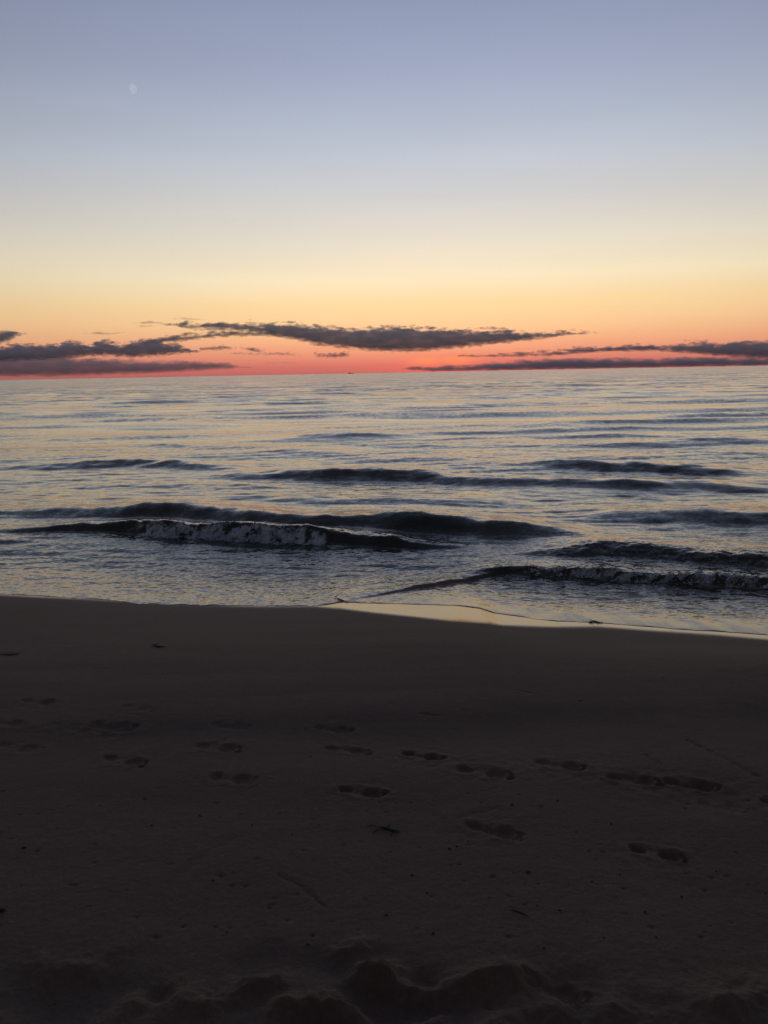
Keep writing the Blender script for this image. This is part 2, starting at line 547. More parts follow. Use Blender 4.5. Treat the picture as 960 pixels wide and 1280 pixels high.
# ------------------------------------------------------------------ the sea
# each wave: crest polyline (px, py, height m), front width, back width
WAVES = [
    # first breaker, centre left
    ([(-40, 662, .02), (30, 660, .05), (90, 655, .12), (150, 651, .20), (220, 654, .23), (300, 657, .235), (380, 660, .235), (440, 663, .21),
      (480, 668, .17), (520, 675, .10), (560, 680, .03), (600, 682, 0)], .15, .55, 0),
    # swell just behind it
    ([(-60, 640, .05), (0, 637, .08), (80, 636, .12), (150, 634, .19), (230, 632, .23), (300, 639, .22), (380, 646, .22), (440, 646, .23),
      (520, 643, .28), (580, 647, .26), (640, 654, .19), (690, 662, .10), (740, 668, .03), (790, 672, 0)], .42, .9, 0),
    # breaker on the right: back step and front bore
    ([(640, 690, 0), (690, 684, .06), (740, 680, .11), (800, 682, .12), (860, 687, .115), (920, 691, .115), (1000, 696, .14), (1080, 704, .10)], .26, .7, 0),
    ([(560, 712, 0), (600, 706, .055), (640, 702, .08), (700, 704, .10), (780, 708, .11), (860, 713, .10), (960, 716, .11), (1040, 719, .10)], .10, .35, 0),
    # swash edge running out from the sand towards the right breaker
    ([(412, 754, .0), (432, 748, .030), (470, 739, .04), (520, 727, .04), (570, 716, .045), (620, 708, .04), (650, 706, .0)], .05, .30, 0),
    # swell right, smooth
    ([(690, 650, 0), (740, 642, .05), (800, 641, .10), (870, 641, .13), (940, 641, .15), (1000, 644, .13), (1100, 650, .1)], .50, .9, 0),
    ([(230, 618, 0), (290, 620, .05), (420, 624, .07), (520, 624, .08), (600, 626, .07), (680, 632, 0)], .5, .9, 0),
    ([(240, 596, 0), (300, 593, .07), (350, 590, .13), (400, 588, .18), (470, 588, .19), (530, 590, .18), (580, 596, .15), (650, 597, .15),
      (720, 598, .15), (800, 602, .14), (870, 604, .11), (960, 608, .07), (1020, 610, .03)], .55, 1.0, 0),
    ([(-60, 582, .05), (20, 581, .10), (80, 578, .15), (130, 573, .22), (180, 573, .22), (230, 577, .16), (280, 584, .08), (330, 588, 0)], .6, 1.1, 0),
    ([(480, 582, 0), (560, 578, .10), (640, 576, .13), (720, 578, .16), (800, 580, .18), (870, 583, .17), (920, 588, .08), (960, 590, 0)], .6, 1.1, 0),
    ([(140, 558, 0), (210, 556, .09), (290, 558, .05), (360, 560, 0)], .7, 1.2, 0),
    ([(30, 604, 0), (120, 604, .05), (220, 604, .05), (330, 608, .04), (400, 611, 0)], .5, 1.0, 0),
    ([(300, 566, 0), (360, 563, .07), (430, 566, .09), (480, 569, 0)], .8, 1.3, 0),
    ([(90, 527, 0), (150, 523, .17), (210, 522, .24), (270, 523, .17), (320, 526, 0)], 1.4, 2.6, 0),
    ([(350, 546, 0), (380, 543, .12), (430, 542, .17), (480, 543, .10), (520, 545, 0)], 1.1, 1.8, 0),
    ([(400, 522, 0), (450, 519, .16), (510, 519, .12), (560, 520, 0)], 1.5, 2.6, 0),
    ([(640, 536, 0), (700, 533, .10), (800, 533, .12), (850, 534, 0)], 1.3, 2.2, 0),
    ([(800, 522, 0), (850, 519, .22), (900, 518, .24), (960, 517, .20), (1020, 516, 0)], 1.5, 2.8, 0),
    ([(0, 552, 0), (60, 549, .10), (130, 550, .08), (200, 552, 0)], 1.1, 1.8, 0),
    ([(720, 549, 0), (780, 546, .10), (860, 548, .09), (960, 549, 0)], 1.1, 1.8, 0),
    ([(0, 533, 0), (50, 530, .13), (110, 532, 0)], 1.3, 2.2, 0),
    ([(560, 556, 0), (640, 552, .08), (700, 555, 0)], 1.1, 1.8, 0),
]


def wave_data(pts):
    P = [(on_z(a, b, c * 0.85), c) for a, b, c in pts]
    P.sort(key=lambda q: q[0].x)
    return np.array([p.x for p, c in P]), np.array([p.y for p, c in P]), np.array([c for p, c in P])


WD = [(wave_data([(a, b, c * (.55 if wf >= 1 else .85)) for a, b, c in p]), wf, wb) for p, wf, wb, _ in WAVES]


def wave_profile(X, Y, i):
    (xs, yc, am), wf, wb = WD[i]
    m = (Y > yc.min() - 6 * wf) & (Y < yc.max() + 6 * wb) & (X > xs[0] - 1 - wb) & (X < xs[-1] + 1 + wb)
    H = np.zeros(X.shape); Dd = np.full(X.shape, 99.0); Aa = np.zeros(X.shape)
    H[m], Dd[m], Aa[m] = wave_core(X[m], Y[m], i)
    return H, Dd, Aa


def wave_core(X, Y, i):
    (xs, yc, am), wf, wb = WD[i]
    c = sinterp(X, xs, yc) + 0.34 * wf * perlin(X * 1.1, X * 0 + i, 50 + i) + 0.03 * perlin(X * 3.1, X * 0 + i, 70 + i)
    A = sinterp(X, xs, am) * sm(xs[0] - .6 - wb, xs[0], X) * sm(xs[-1] + .6 + wb, xs[-1], X)
    A = A * (1 + 0.26 * perlin(X * 1.3, Y * .9, 60 + i) + 0.09 * perlin(X * 4, Y * 1.6, 61 + i))
    d = Y - c
    w = np.where(d < 0, wf, wb)
    q = np.abs(d) / w
    front = np.exp(-(q ** 2.2))
    backp = 1 / (1 + q ** 2)
    pr = np.where(d < 0, front, backp * np.exp(-(q / 3.2) ** 2))
    trough = -0.18 * np.exp(-((d + 2.6 * wf) / (1.3 * wf)) ** 2)
    return A * (pr + trough), d, A


def gerst(X, Y, sp, seed, n_, l0, l1, slope, spread):
    rg = random.Random(seed)
    z = np.zeros(X.shape)
    for i in range(n_):
        L = math.exp(rg.uniform(math.log(l0), math.log(l1)))
        a = rg.gauss(0, spread)
        k = 2 * math.pi / L
        amp = slope * L / (2 * math.pi) / math.sqrt(n_) * 1.5
        ph = rg.uniform(0, 6.28)
        arg = k * (X * math.sin(a) + Y * math.cos(a)) + ph
        fade = sm(2.2, 4.5, L / sp)
        s = np.sin(arg + 0.35 * np.sin(arg))
        z += amp * s * fade
    return z


def lean(X, off):               # the run-up leans with the beach
    return (-0.052 * np.clip(off, 0, 1.4) * sm(3.6, 1.5, off) - 0.018 * np.clip(off, 0, .8) * sm(2.4, .8, off) * sm(-.3, .8, X))


def sea_height(X, Y, sp):
    h = np.zeros(X.shape)
    for i in range(len(WD)):
        ph, d, A = wave_profile(X, Y, i)
        h = np.maximum(h, ph * 1.0) + 0.35 * np.minimum(h, ph) if i else ph
    off = Y - y_shore(X, False)
    deep = sm(4.0, 11.0, off)
    mod = 0.55 + 0.9 * np.clip(0.5 + 0.9 * fbm(X * 0.05, Y * 0.09, 3, 80), 0, 1.3)
    h = h + deep * mod * gerst(X, Y, sp, 3, 16, 1.2, 5.5, 0.036, .22)
    h = h + sm(15, 40, Y) * gerst(X, Y, sp, 5, 12, 5, 18, 0.038, .18)
    h = h + sm(60, 160, Y) * gerst(X, Y, sp, 6, 10, 16, 60, 0.026, .16)
    # ripples, finer and busier in the broken water near the sand
    mid_ = sm(0.2, 1.5, off)
    h = h + mid_ * gerst(X, Y, sp, 7, 18, .22, 1.1, 0.040, .35) * (0.6 + 0.8 * np.clip(.5 + fbm(X * .5, Y * .8, 2, 81), 0, 1.2))
    h = h + lean(X, off)
    surf = sm(3.6, 1.8, off)
    calm = 1 - .75 * sm(1.1, .3, off) * sm(-.3, .8, X)
    h = h + surf * sm(0.02, 0.5, off) * (0.0042 * fbm(X * 3.0, Y * 5.5, 3, 82, .42) * calm + 0.0016 * fbm(X * 11, Y * 20, 2, 83))
    h = h + surf * sm(0.0, 0.2, off) * 0.0008 * perlin(X * 30, Y * 52, 84)
    # shredded water between the two breakers on the right
    for i in (0, 2, 3):
        ph, d, A = wave_profile(X, Y, i)
        m = np.exp(-((d + .05) / .42) ** 2) * np.clip(A / .15, 0, 1.2)
        h = h + m * (0.022 * fbm(X * 5, Y * 6, 4, 85 + i, .6)) * (.9 if i else .45)
        if i != 2:                  # the roller of white water tumbling down the face
            c0, wd, x0_, x1_ = ((-.15, .10, -3.35, -.75) if i == 0 else (-.07, .06, 1.3, 99))
            gt = sm(x0_ - .3, x0_ + .4, X) * sm(x1_ + .4, x1_ - .4, X)
            lump = np.clip(.55 + .9 * fbm(X * 4.2, Y * 3, 3, 95 + i, .6), 0, 1.6)
            h = h + gt * np.clip(A / .12, 0, 1) * np.exp(-((d - c0) / wd) ** 2) * (.050 if i == 0 else .035) * lump * (1 + .9 * np.abs(fbm(X * 17, Y * 22, 3, 97, .6)))
    return h


srows = spaced(5.2, 60000, lambda y: max(0.012, 0.36 * y * y / (2.3 * 828)))
scols = ucols(0.60, 0.0011, 60, 1.07)
SX = scols[None, :] * srows[:, None]
SY = np.repeat(srows[:, None], len(scols), 1)
SP = np.repeat(np.gradient(srows)[:, None], len(scols), 1)
SH = sea_height(SX, SY, SP)
offs = SY - y_shore(SX, True)
# thin sheet of water that ends in a rounded lip on the sand
bed = sand_height(SX, SY, False)
lip = 0.005 * (1 - np.exp(-np.maximum(offs, 0) / 0.02)) * np.clip(.6 + 1.1 * perlin(SX * 4, SY * 2, 34), .1, 1.3)
ln_ = lean(SX, offs)
film = np.maximum((SH - ln_) * sm(0.0, 0.9, offs) + ln_ + lip, bed + lip)
SH = np.where(offs > 0, np.where(offs < 1.5, film, SH), np.minimum(bed, 0.0) - 0.06 + np.maximum(offs, -0.02) * 0.5)
foam = np.zeros(SX.shape)
for i, k0, k1, lo in ((0, .30, 1.0, .30), (2, .5, .33, .35), (3, .16, .72, .25)):
    ph, d, A = wave_profile(SX, SY, i)
    px_l = {0: on_z(165, 668).x, 2: on_z(700, 690).x, 3: on_z(640, 712).x}[i]
    px_r = {0: on_z(405, 672).x, 2: 99, 3: 99}[i]
    gate = sm(px_l - .25, px_l + .25, SX) * sm(px_r + .35, px_r - .2, SX)
    band = (sm(-.40, -.24, d) * sm(-.03, -.13, d)) if i == 0 else sm(-k0 - .12, -k0 * .4, d) * sm(.05, -.05, d)
    nz = fbm(SX * 5, SY * 13, 4, 90 + i, .6)
    foam = np.maximum(foam, gate * band * np.clip(A / .12, 0, 1) * np.clip(.62 + nz * 1.2, 0, 1) * (k1 * 1.1))
open_sea = sm(2.5, 9.0, offs)
shallow = sm(2.1, 1.0, offs)
calm_ = sm(1.2, .2, offs + .15 * perlin(SX * 2, SY * 2, 33)) * sm(-.4, .9, SX)

M_sea, n, l, P = new_mat("sea_water")
geo = n.new('ShaderNodeNewGeometry')
pos = geo.outputs['Position']
ao = n.new('ShaderNodeAttribute'); ao.attribute_name = 'open_sea'
af = n.new('ShaderNodeAttribute'); af.attribute_name = 'foam'
ac = n.new('ShaderNodeAttribute'); ac.attribute_name = 'calm'


def wig(tex, ax, ay):
    s = nd(n, 'ShaderNodeVectorMath', operation='SUBTRACT')
    l.new(tex.outputs['Color'], s.inputs[0]); s.inputs[1].default_value = (.5, .5, .5)
    m = nd(n, 'ShaderNodeVectorMath', operation='MULTIPLY')
    l.new(s.outputs[0], m.inputs[0])
    m.inputs[1].default_value = (ax, ay, 0)
    return m.outputs[0]


def vscale(v, f):
    m = nd(n, 'ShaderNodeVectorMath', operation='SCALE')
    l.new(v, m.inputs[0])
    if isinstance(f, float): m.inputs[3].default_value = f
    else: l.new(f, m.inputs[3])
    return m.outputs[0]


def vadd(a, b_):
    m = nd(n, 'ShaderNodeVectorMath', operation='ADD')
    l.new(a, m.inputs[0]); l.new(b_, m.inputs[1])
    return m.outputs[0]


patch = tnoise(n, l, pos, 1.0, 3, .55, sc=(.03, .14, 1))
patchf = mrange(n, l, patch.outputs[0], .34, .66, .45, 1.5)
rip_small = wig(tnoise(n, l, pos, 9.0, 4, .7, sc=(.55, 1.1, 1)), .26, .36)
rip_mid = wig(tnoise(n, l, pos, 1.6, 2, .5, sc=(.45, 1.2, 1), off=(5, 2, 0)), .22, .58)
rip_big = wig(tnoise(n, l, pos, 0.35, 2, .5, sc=(.35, 1.3, 1), off=(1, 7, 0)), .15, .52)
rip_fine = wig(tnoise(n, l, pos, 24.0, 4, .65, sc=(.5, 1.1, 1), off=(9, 7, 0)), .38, .52)
sp_ = nd(n, 'ShaderNodeSeparateXYZ'); l.new(pos, sp_.inputs[0])
offshore = mrange(n, l, sp_.outputs[1], 18, 120)
a1 = vscale(vadd(rip_small, vscale(rip_mid, offshore)), patchf)
a2 = vscale(rip_big, offshore)
bias = n.new('ShaderNodeCombineXYZ')    # the seaward faces hide behind the crests: what shows leans to the shore
bias.inputs[1].default_value = -0.055
a2 = vadd(a2, vscale(bias.outputs[0], mrange(n, l, sp_.outputs[1], 12, 160, .25, 1.3)))
opn = vscale(vadd(a1, a2), ao.outputs['Fac'])
shr = vscale(vadd(rip_fine, vscale(rip_small, .35)), mth(n, l, 'MULTIPLY', mth(n, l, 'SUBTRACT', 1.0, mth(n, l, 'MULTIPLY', ac.outputs['Fac'], .85)), mth(n, l, 'SUBTRACT', 1.0, mth(n, l, 'MULTIPLY', ao.outputs['Fac'], .8))))
nn = nd(n, 'ShaderNodeVectorMath', operation='NORMALIZE')
l.new(vadd(geo.outputs['Normal'], vadd(opn, shr)), nn.inputs[0])
l.new(nn.outputs[0], P.inputs['Normal'])
lace = tnoise(n, l, pos, 20, 5, .75, sc=(.8, 1.2, 1.6))
fm = mth(n, l, 'MULTIPLY', mrange(n, l, mth(n, l, 'ADD', af.outputs['Fac'], mth(n, l, 'MULTIPLY_ADD', lace.outputs[0], .8, -.40)), .12, .95), .80)
ash = n.new('ShaderNodeAttribute'); ash.attribute_name = 'shallow'
tint = mix(n, l, ash.outputs['Fac'], (0.024, 0.034, 0.027), (0.150, 0.108, 0.090))   # sand stirred up in the shallows
fcol = mix(n, l, mrange(n, l, tnoise(n, l, pos, 34, 4, .75).outputs[0], .36, .62), (0.30, 0.35, 0.41), (0.76, 0.87, 1.0))
l.new(mix(n, l, fm, tint, fcol), P.inputs['Base Color'])
l.new(mth(n, l, 'MULTIPLY_ADD', fm, .50, .11), P.inputs['Roughness'])
P.inputs['IOR'].default_value = 1.42
sea = mesh_np('sea', np.stack([SX, SY, SH], -1).reshape(-1, 3), grid_faces(*SX.shape), M_sea,
              attrs={'open_sea': open_sea.ravel(), 'foam': foam.ravel(), 'calm': calm_.ravel(), 'shallow': shallow.ravel()})
tag(sea, kind='structure')
del SX, SY, SP, SH, bed, film, foam, offs, open_sea

# ------------------------------------------------------------------ clouds
M_cloud = bpy.data.materials.new("cloud_vapour")
M_cloud.use_nodes = True
n, l = M_cloud.node_tree.nodes, M_cloud.node_tree.links
n.clear()
vo = n.new('ShaderNodeOutputMaterial')
pv = n.new('ShaderNodeVolumePrincipled')
pv.inputs['Color'].default_value = (0.93, 0.94, 1.0, 1)
pv.inputs['Density'].default_value = 0.0021
pv.inputs['Anisotropy'].default_value = 0.0
l.new(pv.outputs[0], vo.inputs['Volume'])
RC = 30000.0


def cloud(name, prof, label, thick=1500.0, edge=6.0, namp=2.6, seed=1, group=None, step=0.75, dist=RC, hs=0.045, top_puff=1.0):
    pr = np.array(prof, float)
    x0, x1 = pr[0, 0] - 4, pr[-1, 0] + 4
    y0, y1 = pr[:, 1].min() - 8, pr[:, 2].max() + 6
    px = np.arange(x0, x1, step); py = np.arange(y0, y1, step)
    A, B = np.meshgrid(px, py)
    top = np.interp(A, pr[:, 0], pr[:, 1]); bot = np.interp(A, pr[:, 0], pr[:, 2])
    n1 = fbm(A * hs, B * hs * 3.2, 5, seed, .58)
    n2 = fbm(A * hs * 1.9, B * hs * 6, 4, seed + 9, .6)
    ft = (B - top) + namp * top_puff * (1.15 * n1 + .9 * n2)
    fb = (bot - B) + namp * .7 * n2
    endf = np.minimum(A - pr[0, 0], pr[-1, 0] - A) * .35 + 1.5 + namp * n1
    hfull = np.maximum((bot - top) * .5, 0.6)
    f = np.minimum(np.minimum(ft, fb), endf)
    f = np.minimum(f / np.minimum(edge, hfull + .6), 1.0)
    t = thick * np.clip(f, 0, 1) ** 1.3 * np.clip(1 + .20 * n1, .5, 1.4) * np.clip(hfull / 5, .35, 1)
    t[0, :] = t[-1, :] = 0; t[:, 0] = t[:, -1] = 0
    # directions
    dx = (A - 480) / FPX; dy = (640 - B) / FPX
    R = np.array(R3)
    D = np.stack([dx, dy, -np.ones_like(dx)], -1) @ R.T
    D = D / D[..., 1:2]                               # plane facing the shore, at the given distance
    base = D * dist
    base[..., 2] += HC
    inside = t > 0
    keep = inside[:-1, :-1] | inside[1:, :-1] | inside[:-1, 1:] | inside[1:, 1:]
    keep &= (base[:-1, :-1, 2] > 12) & (base[1:, 1:, 2] > 12) & (base[1:, :-1, 2] > 12)
    nr, nc = A.shape
    idx = np.arange(nr * nc).reshape(nr, nc)
    q = np.stack([idx[:-1, :-1], idx[1:, :-1], idx[1:, 1:], idx[:-1, 1:]], -1)[keep]
    # one thickness sheet in front, one behind; the rim is closed
    front = base - D * (t * .5 + .5)[..., None]
    bk = base + D * (t * .5 + .5)[..., None]
    V = np.concatenate([front.reshape(-1, 3), bk.reshape(-1, 3)])
    N = nr * nc
    F = [q, q[:, ::-1] + N]
    ed = np.concatenate([q[:, [0, 1]], q[:, [1, 2]], q[:, [2, 3]], q[:, [3, 0]]])
    key = np.sort(ed, 1)
    k1 = key[:, 0].astype(np.int64) * N + key[:, 1]
    u, inv, cnt = np.unique(k1, return_inverse=True, return_counts=True)
    be = ed[cnt[inv.ravel()] == 1]
    F.append(np.stack([be[:, 1], be[:, 0], be[:, 0] + N, be[:, 1] + N], -1))
    F = np.concatenate(F)
    used = np.unique(F)
    remap = np.zeros(2 * N, np.int64); remap[used] = np.arange(len(used))
    V = V[used]
    c = V.mean(0)
    o = mesh_np(name, V - c, remap[F], M_cloud, smooth=False)
    o.location = c
    tag(o, label, 'cloud', group)
    return o


G = 'dark clouds low over the horizon'
cloud('cloud', [(200, 404, 406), (216, 403.5, 408), (232, 403, 411), (262, 403, 413), (300, 402.5, 415), (330, 403, 418), (352, 403, 423), (378, 404, 428), (400, 406, 433),
                (430, 409, 436), (470, 408, 440), (505, 407, 441), (540, 409, 439), (580, 411, 435), (620, 412, 431),
                (660, 414, 427), (700, 413.6, 421), (745, 413.6, 416)],
      'longest dark cloud streak, tapering to a point on the right above the sunset', seed=3, group=G)
cloud('cloud', [(176, 424, 431), (200, 420, 430), (230, 417, 427), (262, 415, 423), (300, 413, 421), (345, 412, 421)],
      'dark cloud arm joining the puffy left bank to the longest streak', seed=5, group=G, dist=RC * .97, namp=2.0)
cloud('cloud', [(-60, 429, 453), (0, 432, 453), (20, 429, 452), (60, 429, 451), (75, 429, 450), (87, 424.5, 449), (100, 425.5, 448), (113, 431, 446),
                (125, 424, 446), (135, 424, 446), (150, 430, 447), (165, 426, 448), (180, 423, 447), (200, 425, 446),
                (225, 430, 443), (248, 438, 441)],
      'puffy dark cloud bank with lumpy top at the far left of the horizon', seed=7, group=G, hs=.07, namp=2.4, dist=RC * 1.03)
cloud('cloud', [(-60, 440, 473), (0, 441, 472), (50, 443, 472), (100, 446, 471), (180, 449, 468), (250, 450, 465), (295, 456, 461), (312, 458.5, 460)],
      'flat purple cloud layer resting on the horizon below the puffy left bank', seed=9, group=G, thick=1000, namp=1.4, hs=.03, dist=RC * 1.1)
cloud('cloud', [(-40, 410, 433), (0, 413, 431), (10, 412.5, 428), (20, 414.5, 421), (31, 416.5, 418.5)],
      'small dark cloud cut by the left edge above the puffy bank', seed=11, group=G)
cloud('cloud', [(566, 444, 446), (600, 442.5, 447), (650, 440, 446.5), (700, 436.5, 445), (755, 432, 440.5), (815, 430, 435.5)],
      'thin dark cloud streak rising to the right of the sunset glow', seed=13, group=G, namp=1.8)
cloud('cloud', [(505, 459.5, 462), (545, 457, 466), (600, 453, 465), (680, 448, 464), (740, 447.5, 463), (800, 447, 462), (880, 446, 460), (1020, 444, 458)],
      'dark cloud layer resting on the horizon right of the sunset glow', seed=15, group=G, namp=1.5, hs=.03, thick=1600, dist=RC * 1.1)
cloud('cloud', [(700, 437.5, 439), (760, 434, 440), (826, 431, 440), (860, 428.5, 443), (900, 426.5, 446), (960, 425, 450), (1040, 423, 450)],
      'dark cloud bank cut by the right edge of the picture', seed=17, group=G, namp=2.0)
cloud('cloud', [(168, 402.5, 404.5), (184, 401.5, 405.5), (200, 402.5, 404.5)], 'thin short cloud wisp left of the longest streak, upper of two', seed=19, group=G, namp=1.0, thick=900)
cloud('cloud', [(170, 406.4, 408.2), (182, 406, 409.2), (192, 406.5, 408)], 'thin short cloud wisp left of the longest streak, lower of two', seed=20, group=G, namp=.8, thick=900)
cloud('cloud', [(220, 397.5, 399.5), (240, 397.5, 400.5), (260, 399, 400.5)], 'faint thin wisp above the left end of the longest streak', seed=21, group=G, namp=1.0, thick=600)
cloud('cloud', [(108, 415.5, 417.2), (128, 415, 418.8), (139, 416, 418.4), (154, 414.2, 415.6)], 'tiny cloud dash alone above the puffy left bank', seed=22, group=G, namp=1.0, thick=900)
cloud('cloud', [(252, 434, 438.5), (266, 432, 438.5), (280, 431, 437.5), (292, 434, 437)], 'small round cloud tuft in the pink gap, left of two', seed=23, group=G, namp=1.6, hs=.1)
cloud('cloud', [(304, 433.5, 436), (314, 434, 440), (328, 437, 441)], 'small round cloud tuft in the pink gap, right of two', seed=24, group=G, namp=1.6, hs=.1)
cloud('cloud', [(292, 440.5, 443), (320, 440.5, 444), (350, 440, 444.6), (374, 442, 445)], 'thin broken cloud line under the tufts in the pink gap', seed=25, group=G, namp=1.5, thick=900, hs=.09)
cloud('cloud', [(396, 439.5, 446.5), (404, 442, 447.2), (418, 441, 447.6), (434, 440, 446.5)], 'small ragged cloud hanging just under the longest streak', seed=26, group=G, namp=1.8, hs=.12)
cloud('cloud', [(334, 452.6, 454.2), (356, 452.2, 454.8), (376, 453, 454.4)], 'faint thin cloud line low in the red sky left of the sunset', seed=27, group=G, namp=.8, thick=450)
cloud('cloud', [(588, 409, 411), (606, 408.4, 412), (620, 408.2, 412.6), (634, 410, 412)], 'small cloud tuft on top of the right half of the longest streak', seed=28, group=G, namp=1.2, hs=.09)
cloud('cloud', [(478, 406, 409), (494, 405.4, 409.4), (506, 406.5, 410)], 'tiny cloud tuft on top of the middle of the longest streak', seed=29, group=G, namp=1.2, hs=.1)
cloud('cloud', [(858, 425, 427), (872, 424, 427.4), (884, 424.6, 427)], 'tiny cloud tuft above the right edge bank', seed=30, group=G, namp=1.0, hs=.1, thick=800)

# ------------------------------------------------------------------ the moon
mv, mf = [], []
NA, NB = 24, 12                 # the sunlit half of the ball
for a in range(NA + 1):         # from pole to pole
    th = math.pi * a / NA
    for b_ in range(NB + 1):    # from the terminator over the limb
        ph = math.pi * b_ / NB - math.pi / 2 + .35
        mv.append((math.sin(th) * math.cos(ph), math.sin(th) * math.sin(ph), math.cos(th)))
for a in range(NA):
    for b_ in range(NB):
        q = a * (NB + 1) + b_
        mf.append((q, q + 1, q + NB + 2, q + NB + 1))
    mf.append((a * (NB + 1) + NB, a * (NB + 1), (a + 1) * (NB + 1), (a + 1) * (NB + 1) + NB))
me = bpy.data.meshes.new('moon')
me.from_pydata(mv, [], mf)
me.update()
moon = link(bpy.data.objects.new('moon', me))
d = ray(165, 111)
moon.location = Vector((0, 0, HC)) + d * 90000
moon.scale = (440, 440, 440)
moon.rotation_euler = (0, math.radians(-18), math.radians(17))
mm = bpy.data.materials.new('moon_light'); mm.use_nodes = True
n, l = mm.node_tree.nodes, mm.node_tree.links
n.clear()
mo = n.new('ShaderNodeOutputMaterial')
g_ = n.new('ShaderNodeTexCoord')
mt = n.new('ShaderNodeTexNoise'); mt.inputs['Scale'].default_value = 1.6
l.new(g_.outputs['Object'], mt.inputs['Vector'])
em = n.new('ShaderNodeEmission')
l.new(ramp(n, l, mt.outputs[0], [(.38, (.35, .35, .38)), (.62, (1, .98, 1))]), em.inputs[0])
em.inputs[1].default_value = 0.045
tr = n.new('ShaderNodeBsdfTransparent')
as_ = n.new('ShaderNodeAddShader')
l.new(em.outputs[0], as_.inputs[0]); l.new(tr.outputs[0], as_.inputs[1])
l.new(as_.outputs[0], mo.inputs['Surface'])
moon.data.materials.append(mm)
tag(moon, 'faint pale half moon high in the left of the blue sky', 'moon')


# ------------------------------------------------------------------ foam on the breakers
def ico():
    t = (1 + 5 ** .5) / 2
    v = np.array([(-1, t, 0), (1, t, 0), (-1, -t, 0), (1, -t, 0), (0, -1, t), (0, 1, t), (0, -1, -t), (0, 1, -t), (t, 0, -1), (t, 0, 1), (-t, 0, -1), (-t, 0, 1)], float)
    v /= np.linalg.norm(v[0])
    f = np.array([(0, 11, 5), (0, 5, 1), (0, 1, 7), (0, 7, 10), (0, 10, 11), (1, 5, 9), (5, 11, 4), (11, 10, 2), (10, 7, 6), (7, 1, 8),
                  (3, 9, 4), (3, 4, 2), (3, 2, 6), (3, 6, 8), (3, 8, 9), (4, 9, 5), (2, 4, 11), (6, 2, 10), (8, 6, 7), (9, 8, 1)])
    return v, f


M_foam, n, l, P = new_mat("foam_white")
fg = n.new('ShaderNodeNewGeometry')
f1_ = mrange(n, l, tnoise(n, l, fg.outputs['Position'], 16, 4, .7).outputs[0], .35, .68)
l.new(mix(n, l, f1_, (0.42, 0.50, 0.60), (0.78, 0.88, 1.0)), P.inputs['Base Color'])
P.inputs['Roughness'].default_value = 0.45
P.inputs['Subsurface Weight'].default_value = 0.0


def foam_bank(wi, pxa, pxb, count, label, seed, ylo=-.24, yhi=.02, size=(.004, .020), lift=.05, dens=0.0, edge=.25):
    rng = np.random.default_rng(seed)
    xa, xb = on_z(pxa, 670).x, on_z(pxb, 670).x
    if wi == 3: xa, xb = on_z(pxa, 712).x, on_z(pxb, 712).x
    x = rng.uniform(xa, xb, count * 3)
    v = rng.uniform(0, 1, count * 3)
    (xs, yc, am), wf, wb = WD[wi]
    y = np.interp(x, xs, yc) + ylo + (yhi - ylo) * v + .05 * perlin(x * 3, x * 0, seed)
    nz = fbm(x * 5, y * 9, 3, seed + 3, .6)
    n2 = fbm(x * 16, y * 26, 3, seed + 5, .6)
    g = sm(0, edge, x - xa) * sm(0, edge, xb - x)
    fld = .55 * nz + .75 * n2 + dens + (g - 1) * 1.6 - .35 * v
    keep = sm(-.15, .75, fld) > rng.uniform(0, 1, count * 3)
    x, y, v, nz = x[keep][:count], y[keep][:count], v[keep][:count], nz[keep][:count]
    h = sea_height(x, y, np.full(x.shape, .02))
    r = np.exp(rng.uniform(math.log(size[0]), math.log(size[1]), len(x)))
    spray = rng.uniform(0, 1, len(x)) < .10
    r = np.where(spray, r * .4, r)
    bulge = lift * np.exp(-((v - .35) / .35) ** 2) * (0.6 + 0.9 * np.clip(nz + .3, 0, 1)) * rng.uniform(.2, 1, len(x))
    z = h + bulge + np.where(spray, rng.uniform(0, .07, len(x)), 0)
    bv, bf = ico()
    sc = r[:, None] * rng.uniform(.7, 1.35, (len(x), 3)) * np.array([1.3, 1.0, .85])
    V = bv[None] * sc[:, None, :] * rng.uniform(.85, 1.15, (len(x), 12, 1)) + np.stack([x, y, z], -1)[:, None, :]
    F = bf[None] + (np.arange(len(x)) * 12)[:, None, None]
    o = mesh_np('foam', V.reshape(-1, 3), F.reshape(-1, 3), M_foam)
    tag(o, label, 'foam', None, 'stuff')
    return o


foam_bank(0, 165, 410, 8000, 'white tumbling foam on the front of the left breaking wave', 101, ylo=-.30, yhi=-.07, lift=.06, dens=.12, size=(.0018, .008))
foam_bank(3, 640, 975, 9000, 'grey white foam rolling along the front of the right breaking wave', 102, ylo=-.15, yhi=.03, size=(.0018, .007), lift=.045, dens=.03)
foam_bank(2, 700, 980, 2500, 'thin torn foam on the upper step of the right breaking wave', 103, ylo=-.35, yhi=.0, size=(.002, .006), lift=.012, dens=-.38)


# ------------------------------------------------------------------ far ship
def box_mesh(verts, faces):
    return np.array(verts, float), faces


def poly_obj(name, verts, faces, mat, parent=None):
    me = bpy.data.meshes.new(name)
    me.from_pydata([tuple(v) for v in verts], [], faces)
    me.update()
    me.materials.append(mat)
    o = link(bpy.data.objects.new(name, me))
    if parent: o.parent = parent
    return o


def bxv(x0, x1, y0, y1, z0, z1):
    v = [(x0, y0, z0), (x1, y0, z0), (x1, y1, z0), (x0, y1, z0), (x0, y0, z1), (x1, y0, z1), (x1, y1, z1), (x0, y1, z1)]
    f = [(0, 3, 2, 1), (4, 5, 6, 7), (0, 1, 5, 4), (1, 2, 6, 5), (2, 3, 7, 6), (3, 0, 4, 7)]
    return v, f


